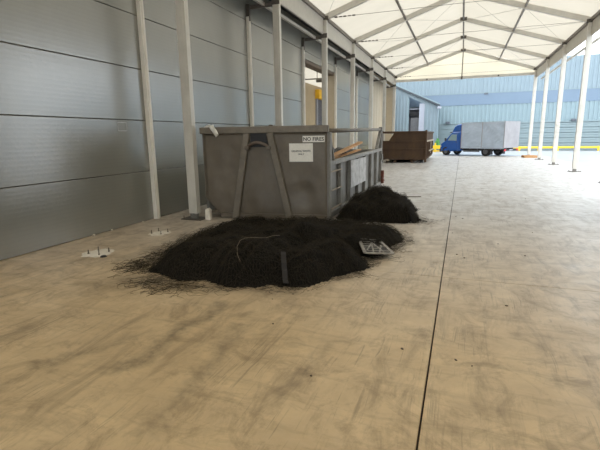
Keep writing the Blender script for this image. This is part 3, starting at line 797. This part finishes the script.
# webbing strap round a roll of net
b = MB(); pts = [drape(-1.71 - .2 * k / 9, 4.13 + .42 * k / 9, .075) for k in range(10)]
for k, p in enumerate(pts): p.z = max(.03, p.z); p.z += 0
vs = []; fs = []
for p in pts: vs += [p + Vector((-.032, 0, .005)), p + Vector((.032, 0, .005))]
for k in range(9): fs.append((2 * k, 2 * k + 1, 2 * k + 3, 2 * k + 2))
o = b.add(vs, fs).build('webbing_strap', 'strap'); mo = o.modifiers.new('t', 'SOLIDIFY'); mo.thickness = .012
tag(o, 'dark grey webbing strap lying over the front edge of the netting', 'strap')

# broken plastic grate at the heap's right end
g = empty('plastic_grate', (-1.07, 5.93, .025))
tag(g, 'flat dirty white plastic grate with broken slats beside the netting', 'grate')
C4 = [Vector((-.06, -.42, .085)), Vector((.28, -.18, .04)), Vector((-.01, .34, .085)), Vector((-.29, .24, .105))]   # near left, near right, far right, far left
def G4(u, v): return (C4[0] * (1 - u) + C4[1] * u) * (1 - v) + (C4[3] * (1 - u) + C4[2] * u) * v
def gb(nm, a, c, wd, th=.018): MB().bar(G4(*a), G4(*c), wd, th).build(nm, 'grate', g, bevel=.003)
for a, c in (((0, 0), (1, 0)), ((1, 0), (1, 1)), ((1, 1), (0, 1)), ((0, 1), (0, 0))): gb('frame_bar', a, c, .045)
for k in range(1, 6): gb('slat', (0, k / 6), (1.0 if k % 2 else .62, k / 6), .022, .012)
for a, c in (((.3, 0), (.55, .9)), ((.7, .1), (.45, 1)), ((.5, .0), (.85, .6))): gb('slat', a, c, .022, .012)
gb('slat', (.12, .2), (.5, .75), .02, .012)
MB().add([G4(*q) - Vector((0, 0, .012)) for q in ((.02, .02), (.98, .02), (.98, .98), (.02, .98))], [(0, 1, 2, 3)]).build('backing_film', 'strap', g)
# ------------------------------------------------------------------ grouted anchor patches of former columns
for (px, py, lab, big) in ((-4.95, 4.74, 'white grout patch with four upright anchor bolts, farther from the column foot', 1.25), (-4.95, 6.14, 'white grout patch with anchor bolts, closer to the column foot', 1.1)):
    t = empty('anchor_patch', (px, py, 0)); tag(t, lab, 'anchor patch', 'anchor patches along the wall')
    vs = [(0, 0, .014)]; n = 22
    for k in range(n):
        a = 2 * math.pi * k / n; rr = big * (.20 + .07 * noise.noise(Vector((math.cos(a) * 2 + px, math.sin(a) * 2 + py, 1))))
        vs.append((rr * .85 * math.cos(a), rr * 1.0 * math.sin(a), .001))
    MB().add(vs, [(0, 1 + k, 1 + (k + 1) % n) for k in range(n)]).build('grout', 'grout', t)
    for bx_, by_ in ((-.10, -.09), (.10, -.09), (.10, .10), (-.10, .10)):
        link('anchor_bolt', boltm, t, (bx_, by_, .006))
tag(MB().tube([(0, 0, .002), (0, 0, .02)], [.05, .03], 9).build('rubber_plug', 'ink', loc=(-4.72, 4.60, 0)), 'small black plug lying beside the farther grout patch', 'plug')

d = MB().prism([(-.055, 0), (.06, 0), (.05, .10), (.058, .20), (.01, .245), (-.045, .215), (-.05, .12)], (0, -.05, 0), (1, 0, 0), (0, 0, 1), (0, 1, 0), .10)
tag(d.build('concrete_block', 'grout', bevel=.008, loc=(-4.79, 7.50, 0)), 'small upright cream concrete block between column foot and container corner', 'block')

# litter chips scattered on the floor
chips = [(-.03, 9.2), (.10, 9.0), (-.06, 7.6), (.02, 6.2), (.12, 6.05), (-.35, 3.2), (.05, 3.15), (.16, 3.1), (1.2, 8.0), (1.6, 12.2), (.6, 7.0), (-1.75, 3.85), (-1.6, 4.05), (-.9, 2.6), (-1.5, 3.3), (-.7, 12.0), (-1.35, 11.6), (.5, 4.4), (-.2, 13.3), (.9, 6.4)]
for k, (x, y) in enumerate(chips):
    s = random.uniform(.006, .011) * (1 + y / 9); n = 5
    pl = [(s * random.uniform(.6, 1.3) * math.cos(2 * math.pi * q / n), s * random.uniform(.5, 1.0) * math.sin(2 * math.pi * q / n)) for q in range(n)]
    o = MB().prism(pl, (0, 0, 0), (1, 0, 0), (0, 1, 0), (0, 0, 1), s * .45).build('litter_chip', 'chip', loc=(x, y, .0)); o.rotation_euler.z = random.uniform(0, 3)
    tag(o, 'small dark litter chip lying on the bare concrete floor', 'litter', 'litter chips on the floor')
tag(MB().tube([(-1.45, 10.5 + 1.2, .02), (-1.2, 11.75, .022), (-.95, 11.9, .015)], .012, 6).build('thin_stick', 'chip'), 'thin dark stick lying on the floor beyond the taller netting heap', 'stick')

# ------------------------------------------------------------------ rusty container
rc = empty('rusty_container', (-3.2, 26.5, 0)); tag(rc, 'brown rusted open-top waste container standing behind the grey one', 'waste container')
x0, x1, ln = -1.32, 1.23, 6.4
MB().box((x0, 0, .18), (x1, .06, 1.24)).build('end_panel', 'rust', rc, bevel=.01)
MB().box((-.55, .0, 1.24), (x1, .06, 1.74)).build('upper_end_panel', 'rust', rc, bevel=.01)
MB().prism([(-.55, 1.24), (-.55, 1.74), (-.62, 1.74), (-.95, 1.24)], (0, .01, 0), (1, 0, 0), (0, 0, 1), (0, 1, 0), .05).build('corner_gusset', 'rust', rc)
for z, d in ((1.80, .10), (1.26, .09), (.80, .08), (.24, .10)):
    MB().box((x0 - .03, -.07, z - d / 2), (x1 + .03, .02, z + d / 2)).build('end_rail', 'rust', rc, bevel=.012)
for xx in (x0, x1): MB().box((xx - .06, -.06, .05), (xx + .06, .08, 1.9)).build('corner_post', 'rust', rc, bevel=.012)
MB().box((x0, .06, .18), (x0 + .05, ln, 1.24)).build('side_panel', 'rust', rc)
MB().prism([(.06, .18), (ln - .9, .18), (ln, .45), (ln, 1.24), (.06, 1.24)], (x1 - .05, 0, 0), (0, 1, 0), (0, 0, 1), (1, 0, 0), .05).build('side_panel', 'rust', rc)
MB().box((x1 - .05, .06, 1.30), (x1, ln, 1.72)).build('upper_side_panel', 'rust', rc)
for k in range(1, 8):
    yy = ln * k / 8
    MB().box((x1, yy - .05, .3), (x1 + .07, yy + .05, 1.22)).build('side_rib', 'rust', rc)
for z in (1.78, 1.26): MB().box((x1 - .06, 0, z - .05), (x1 + .06, ln, z + .05)).build('side_rail', 'rust' if z > 1.5 else 'rust_pale', rc, bevel=.01)
MB().box((x0 - .05, 0, 1.73), (x0 + .05, ln, 1.83)).build('side_rail', 'rust', rc)
MB().box((x1 + .07, 3.0, .45), (x1 + .11, 3.16, 1.22)).build('latch_bar', 'rust_pale', rc)
MB().box((x1 + .07, 1.6, .62), (x1 + .11, 5.4, .70)).build('latch_bar', 'rust_pale', rc)
MB().box((x0, ln - .06, .45), (x1, ln, 1.8)).build('tail_gate', 'rust', rc)
MB().box((x0, .06, .18), (x1, ln - .06, .24)).build('floor_plate', 'rust', rc)
for xx in (-.55, .45): MB().box((xx - .07, .1, 0), (xx + .07, ln - .4, .18)).build('runner', 'rust', rc)
for xx in (-1.0, 1.0): MB().tube([(xx - .09, .35, .10), (xx + .09, .35, .10)], .10, 12).build('roller', 'chassis', rc)
MB().box((-1.05, -.10, .10), (-.85, -.03, .22)).build('end_plate', 'rust_pale', rc)

# ------------------------------------------------------------------ blue truck with grey tarpaulin body (local x: rearwards, y: to far side)
TH = R(33)
tk = empty('delivery_truck', (1.66, 35.2, -.012), -TH); tag(tk, 'blue cab truck with grey tarpaulin box body parked in the yard', 'truck')
WB = 3.42
# cab: side profile extruded across
fx = -WB
prof = [(fx - .55, .28), (fx - .56, .62), (fx - .47, .90), (fx - .12, 1.12), (fx + .42, 1.72), (fx + .52, 1.80), (fx + 1.32, 1.84), (fx + 1.34, .36), (fx + .40, .30)]
cabm = MB().prism(prof, (0, 0.02, 0), (1, 0, 0), (0, 0, 1), (0, 1, 0), 1.74)
cabm.build('cab', 'truck_blue', tk, bevel=.05)
MB().prism([(fx + .40, 1.78), (fx + .62, 2.20), (fx + .85, 2.36), (fx + 1.30, 2.42), (fx + 1.34, 1.8)], (0, .12, 0), (1, 0, 0), (0, 0, 1), (0, 1, 0), 1.54).build('roof_fairing', 'truck_blue', tk, bevel=.06)
MB().box((fx + .28, .06, 1.74), (fx + .62, 1.72, 1.82)).build('sun_visor', 'chassis', tk, bevel=.02)
d = MB().prism([(fx + .10, .42), (fx + .10, 1.16), (fx + .46, 1.66), (fx + 1.04, 1.68), (fx + 1.08, .42)], (0, -.006, 0), (1, 0, 0), (0, 0, 1), (0, 1, 0), .03).build('cab_door', 'truck_blue', tk, bevel=.008)
MB().prism([(fx + .16, 1.16), (fx + .49, 1.61), (fx + .96, 1.61), (fx + .96, 1.14)], (0, -.014, 0), (1, 0, 0), (0, 0, 1), (0, 1, 0), .012).build('door_window', 'glass', d)
MB().box((fx + .88, -.03, 1.02), (fx + 1.0, -.006, 1.06)).build('door_handle', 'chassis', d)
ws = MB().bar((fx - .075, .92, 1.175), (fx + .36, .92, 1.67), 1.5, .02, (0.66, 0, -.75)); ws.build('windscreen', 'glass', tk)
MB().box((fx - .02, -.20, 1.12), (fx + .10, -.05, 1.36)).build('side_mirror', 'chassis', tk, bevel=.03)
MB().box((fx - .54, .02, .62), (fx - .38, .30, .78)).build('headlight', 'white', tk, bevel=.02)
MB().box((fx - .60, .0, .25), (fx - .40, 1.76, .52)).build('bumper', 'chassis', tk, bevel=.04)
MB().box((fx + 1.36, .06, .60), (1.42, 1.9, .62)).build('bed_frame', 'chassis', tk)
for yy in (.45, 1.35): MB().box((fx + 1.0, yy - .05, .38), (1.35, yy + .05, .60)).build('chassis_rail', 'chassis', tk)
def grid_panel(name, mat, o, ex, ez, nrm, W_, H_, amp, sd):
    b = MB(); nu, nv = 40, 22; vs = []; fs = []
    o, ex, ez, nrm = map(Vector, (o, ex, ez, nrm))
    for a in range(nu + 1):
        for c in range(nv + 1):
            u, v = a / nu, c / nv
            p = Vector((u * W_ * 1.3, v * H_ * 1.3, sd))
            ed = min(1, 8 * u, 8 * (1 - u), 8 * v, 8 * (1 - v))
            dd = amp * ed * (noise.noise(p + Vector((v * .8, 0, 0))) + .5 * abs(noise.noise(p * 2.3)))
            vs.append(o + ex * (u * W_) + ez * (v * H_) + nrm * dd)
    for a in range(nu):
        for c in range(nv): k = a * (nv + 1) + c; fs.append((k, k + nv + 1, k + nv + 2, k + 1))
    return b.add(vs, fs).build(name, mat, tk, smooth=True)
bx0, bx1, bz0, bz1, by0, by1 = fx + 1.38, 1.42, .62, 2.50, -.06, 2.02
half = (bx0 + bx1) / 2
grid_panel('side_tarpaulin', 'tarp', (bx0, by0, bz0 - .06), (1, 0, 0), (0, 0, 1), (0, -1, 0), half - bx0, bz1 - bz0 + .06, .05, 1)
grid_panel('side_tarpaulin', 'tarp', (half, by0, bz0 - .06), (1, 0, 0), (0, 0, 1), (0, -1, 0), bx1 - half, bz1 - bz0 + .06, .05, 4)
grid_panel('rear_tarpaulin', 'tarp_rear', (bx1, by0, bz0 - .02), (0, 1, 0), (0, 0, 1), (1, 0, 0), by1 - by0, bz1 - bz0 + .02, .05, 8)
MB().box((bx0, by0 + .06, bz0), (bx1 - .06, by1, bz1 - .01)).build('box_body', 'tarp', tk, bevel=.03)
for xx in (bx0 + .02, half, bx1 - .03): MB().box((xx - .025, by0 - .012, bz0), (xx + .025, by0 + .01, bz1)).build('body_post', 'tarp_rear', tk)
MB().box((bx0, by0 - .02, bz0 - .14), (bx1, by0 + .05, bz0 - .06)).build('side_rail', 'chassis', tk)
for k in range(6): MB().box((bx0 + .2 + k * .6, by0 - .03, bz0 - .1), (bx0 + .26 + k * .6, by0 - .015, bz0 + .0)).build('strap_buckle', 'white', tk)
MB().box((fx + 1.6, by0 + .05, .30), (-.48, by0 + .10, .42)).build('side_guard', 'rim', tk)
tyre = MB(); n = 20
ring = [(.34, -.10), (.34, .10), (.31, .125), (.20, .125), (.20, -.125), (.31, -.125)]
vs = []; fs = []
for k in range(n):
    a = 2 * math.pi * k / n
    for rr, yy in ring: vs.append((rr * math.cos(a), yy, rr * math.sin(a)))
for k in range(n):
    for j in range(6): a0 = k * 6 + j; b0 = k * 6 + (j + 1) % 6; c0 = ((k + 1) % n) * 6 + (j + 1) % 6; d0 = ((k + 1) % n) * 6 + j; fs.append((a0, b0, c0, d0))
tyre = tyre.add(vs, fs).mesh('wheel', 'rubber', smooth=False)
hub = MB().tube([(0, -.10, 0), (0, .10, 0)], .20, 16).tube([(0, -.13, 0), (0, .13, 0)], .07, 10).mesh('wheel_hub', 'rim')
for xx, yy in ((fx, .14), (fx, 1.64), (0, .12), (0, 1.84)):
    wv = link('wheel', tyre, tk, (xx, yy, .34)); link('wheel_hub', hub, wv)
for yy in (.10, 1.84): MB().box((.42, yy - .16, .12), (.45, yy + .16, .55)).build('mud_flap', 'chassis', tk)
MB().box((1.34, .0, .40), (1.42, 1.96, .52)).build('rear_bumper', 'chassis', tk)
for yy in (.0, 1.72): MB().box((1.42, yy, .40), (1.45, yy + .24, .54)).build('tail_light', 'red_light', tk)
MB().box((1.42, .75, .42), (1.435, 1.2, .52)).build('number_plate', 'white', tk)

# small timber block at the truck's tail
t = empty('timber_pallet', (4.35, 33.2, 0), R(8)); tag(t, 'small pale wooden pallet standing on the floor near the truck tail', 'pallet')
for k in range(4): MB().box((-.4 + k * .21, -.4, .13), (-.24 + k * .21, .4, .155)).build('deck_board', 'wood', t)
for k in range(3): MB().box((-.4, -.4 + k * .35, .0), (.4, -.3 + k * .35, .13)).build('bearer', 'wood', t)

# ------------------------------------------------------------------ gabled shed beyond the tent
YB = 45.0
sh = empty('gabled_shed', (-6.0, YB, 0)); tag(sh, 'pale blue gabled sheet-metal shed with an open bay', 'shed')
def roof_z(x): return 6.27 - (x + 6.42) * .462           # world x
def ribbed(x0, x1, zb, zt, y, pitch, depth, mat, name, parent, ox, oy):
    b = MB(); n = max(2, int((x1 - x0) / pitch)); vs = []; fs = []
    for k in range(n):
        for q, dd in ((0, 0), (.55, 0), (.62, -depth), (.93, -depth)):
            xx = x0 + (x1 - x0) * (k + q) / n
            vs += [(xx - ox, y + dd - oy, zb(xx) if callable(zb) else zb), (xx - ox, y + dd - oy, zt(xx) if callable(zt) else zt)]
    vs += [(x1 - ox, y - oy, zb(x1) if callable(zb) else zb), (x1 - ox, y - oy, zt(x1) if callable(zt) else zt)]
    for k in range(len(vs) // 2 - 1): fs.append((2 * k, 2 * k + 2, 2 * k + 3, 2 * k + 1))
    return b.add(vs, fs).build(name, mat, parent)
ribbed(-9.5, -5.22, 0, roof_z, YB, .3, .04, 'bl_pale', 'front_cladding', sh, -6, YB)
ribbed(-3.62, -2.30, 0, roof_z, YB, .3, .04, 'bl_pale', 'front_cladding', sh, -6, YB)
ribbed(-5.22, -3.62, lambda x: roof_z(x) - .42, roof_z, YB, .3, .04, 'bl_pale', 'front_cladding', sh, -6, YB)
MB().box((-5.23 + 6, 0, 0), (-5.10 + 6, .3, 5.3)).build('door_jamb', 'bl_pale2', sh)
MB().box((-4.10 + 6, .0, 0), (-3.60 + 6, .5, 4.6)).build('door_leaf', 'white', sh)
MB().bar((-9.6 + 6, -.12, roof_z(-9.6) + .05), (-2.2 + 6, -.12, roof_z(-2.2) + .05), .35, .14).build('verge_trim', 'trim_dark', sh)
MB().bar((-9.6 + 6, -.20, roof_z(-9.6) + .16), (-2.2 + 6, -.20, roof_z(-2.2) + .16), .30, .10).build('verge_flashing', 'bl_pale2', sh)
MB().prism([(-9.6 + 6, roof_z(-9.6)), (-2.2 + 6, roof_z(-2.2)), (-2.2 + 6, roof_z(-2.2) + .1), (-9.6 + 6, roof_z(-9.6) + .1)], (0, 0, 0), (1, 0, 0), (0, 0, 1), (0, 1, 0), 1.3).build('roof', 'trim_dark', sh)
MB().box((-2.4 + 6, .02, 0), (-2.3 + 6, 1.3, 4.38)).build('side_wall', 'bl_pale2', sh)
MB().box((-9.5 + 6, 1.25, 0), (-2.4 + 6, 1.3, 4.3)).build('rear_wall', 'dark_in', sh)
MB().box((-5.0 + 6, 1.1, 0), (-4.1 + 6, 1.15, 3.3)).build('inner_door', 'grey_door', sh)
MB().box((-5.2 + 6, 1.0, 3.5), (-3.9 + 6, 1.2, 3.75)).build('inner_beam', 'chassis', sh)
MB().box((-5.2 + 6, .8, 4.1), (-3.9 + 6, 1.0, 4.2)).build('inner_beam', 'white', sh)
fl_ = empty('floodlight', (-2.22, YB - .15, 4.15)); tag(fl_, 'small white floodlight on the shed corner', 'floodlight')
MB().box((-.04, -.04, -.05), (.04, .16, .05)).build('arm', 'grey_door', fl_); MB().box((-.18, -.25, -.12), (.18, -.04, .10)).build('lamp_head', 'white', fl_, bevel=.03)

# ------------------------------------------------------------------ far warehouse
YF = 47.0
wh = empty('warehouse', (0, YF, 0)); tag(wh, 'large pale blue ribbed warehouse with a darker blue band behind the truck', 'warehouse')
ribbed(-45, 45, 5.5, 8.4, YF, .36, .05, 'bl_pale', 'upper_cladding', wh, 0, YF)
MB().box((-45, -.06, 4.4), (45, .05, 5.5)).build('blue_band', 'bl_band', wh)
MB().box((-45, -.08, 5.47), (45, .02, 5.53)).build('band_trim', 'trim_dark' if False else 'bl_siding', wh)
ribbed(-45, 45, 2.62, 4.4, YF, .36, .05, 'bl_pale2', 'middle_cladding', wh, 0, YF)
b = MB()
for k in range(11): b.box((-45, -.07 + (.03 if k % 2 else 0), .02 + k * .235), (45, .02, .02 + k * .235 + (.16 if k % 2 == 0 else .235)))
b.build('siding_boards', 'bl_siding', wh)
MB().box((-45, -.12, 2.58), (45, .0, 2.68)).build('drip_rail', 'bl_siding', wh)
MB().box((-45, .05, 0), (45, 12, 8.3)).build('building_core', 'bl_siding', wh)
for xx in (-1.45, 9.5): MB().box((xx - .2, -.35, 2.66), (xx + .2, -.1, 2.86)).build('wall_lamp', 'trim_dark', wh, bevel=.03)
MB().box((1.75, -.14, 5.35), (2.1, -.06, 5.5)).build('wall_lamp', 'trim_dark', wh)

# yellow barriers along the foot of the warehouse
yb = empty('yellow_barrier', (5.6, 46.3, -.012)); tag(yb, 'low yellow safety barrier along the warehouse foot behind the truck tail', 'barrier')
MB().box((-2.2, -.05, .22), (6, .05, .40)).build('rail', 'yellow', yb, bevel=.02)
for k in range(6): MB().box((-2.1 + k * 1.6, -.07, 0), (-1.96 + k * 1.6, .07, .42)).build('post', 'yellow', yb)
yb = empty('yellow_barrier', (-2.05, 43.2, -.012)); tag(yb, 'short yellow safety barrier between the shed corner and the truck', 'barrier')
MB().box((-1.0, -.05, .30), (.45, .05, .62)).build('rail', 'yellow', yb, bevel=.02)
MB().box((-1.0, -.05, .05), (.45, .05, .18)).build('rail', 'yellow', yb, bevel=.02)
for xx in (-.9, -.3, .35): MB().box((xx - .07, -.07, 0), (xx + .07, .07, .85)).build('post', 'yellow', yb)
sb = empty('green_shrub', (-2.2, 44.05, -.012)); tag(sb, 'small green shrub behind the short yellow barrier', 'shrub')
MB().tube([(0, 0, 0), (0, 0, .6)], .03, 6).build('stem', 'chip', sb)
b = MB(); rnd = random.Random(3)
for k in range(420):
    z = rnd.uniform(.25, 1.25); rr = .38 * (1 - (z - .25) / 1.05) ** .6 * math.sqrt(rnd.random()); a = rnd.uniform(0, 6.28)
    c = Vector((rr * math.cos(a), rr * math.sin(a), z)); d1 = Vector((rnd.gauss(0, 1), rnd.gauss(0, 1), rnd.gauss(0, 1))).normalized() * .07; d2 = d1.orthogonal().normalized() * .03
    b.add([c - d1, c + d2, c + d1, c - d2], [(0, 1, 2, 3)])
o = b.build('foliage', 'green', sb); o['kind'] = 'stuff'
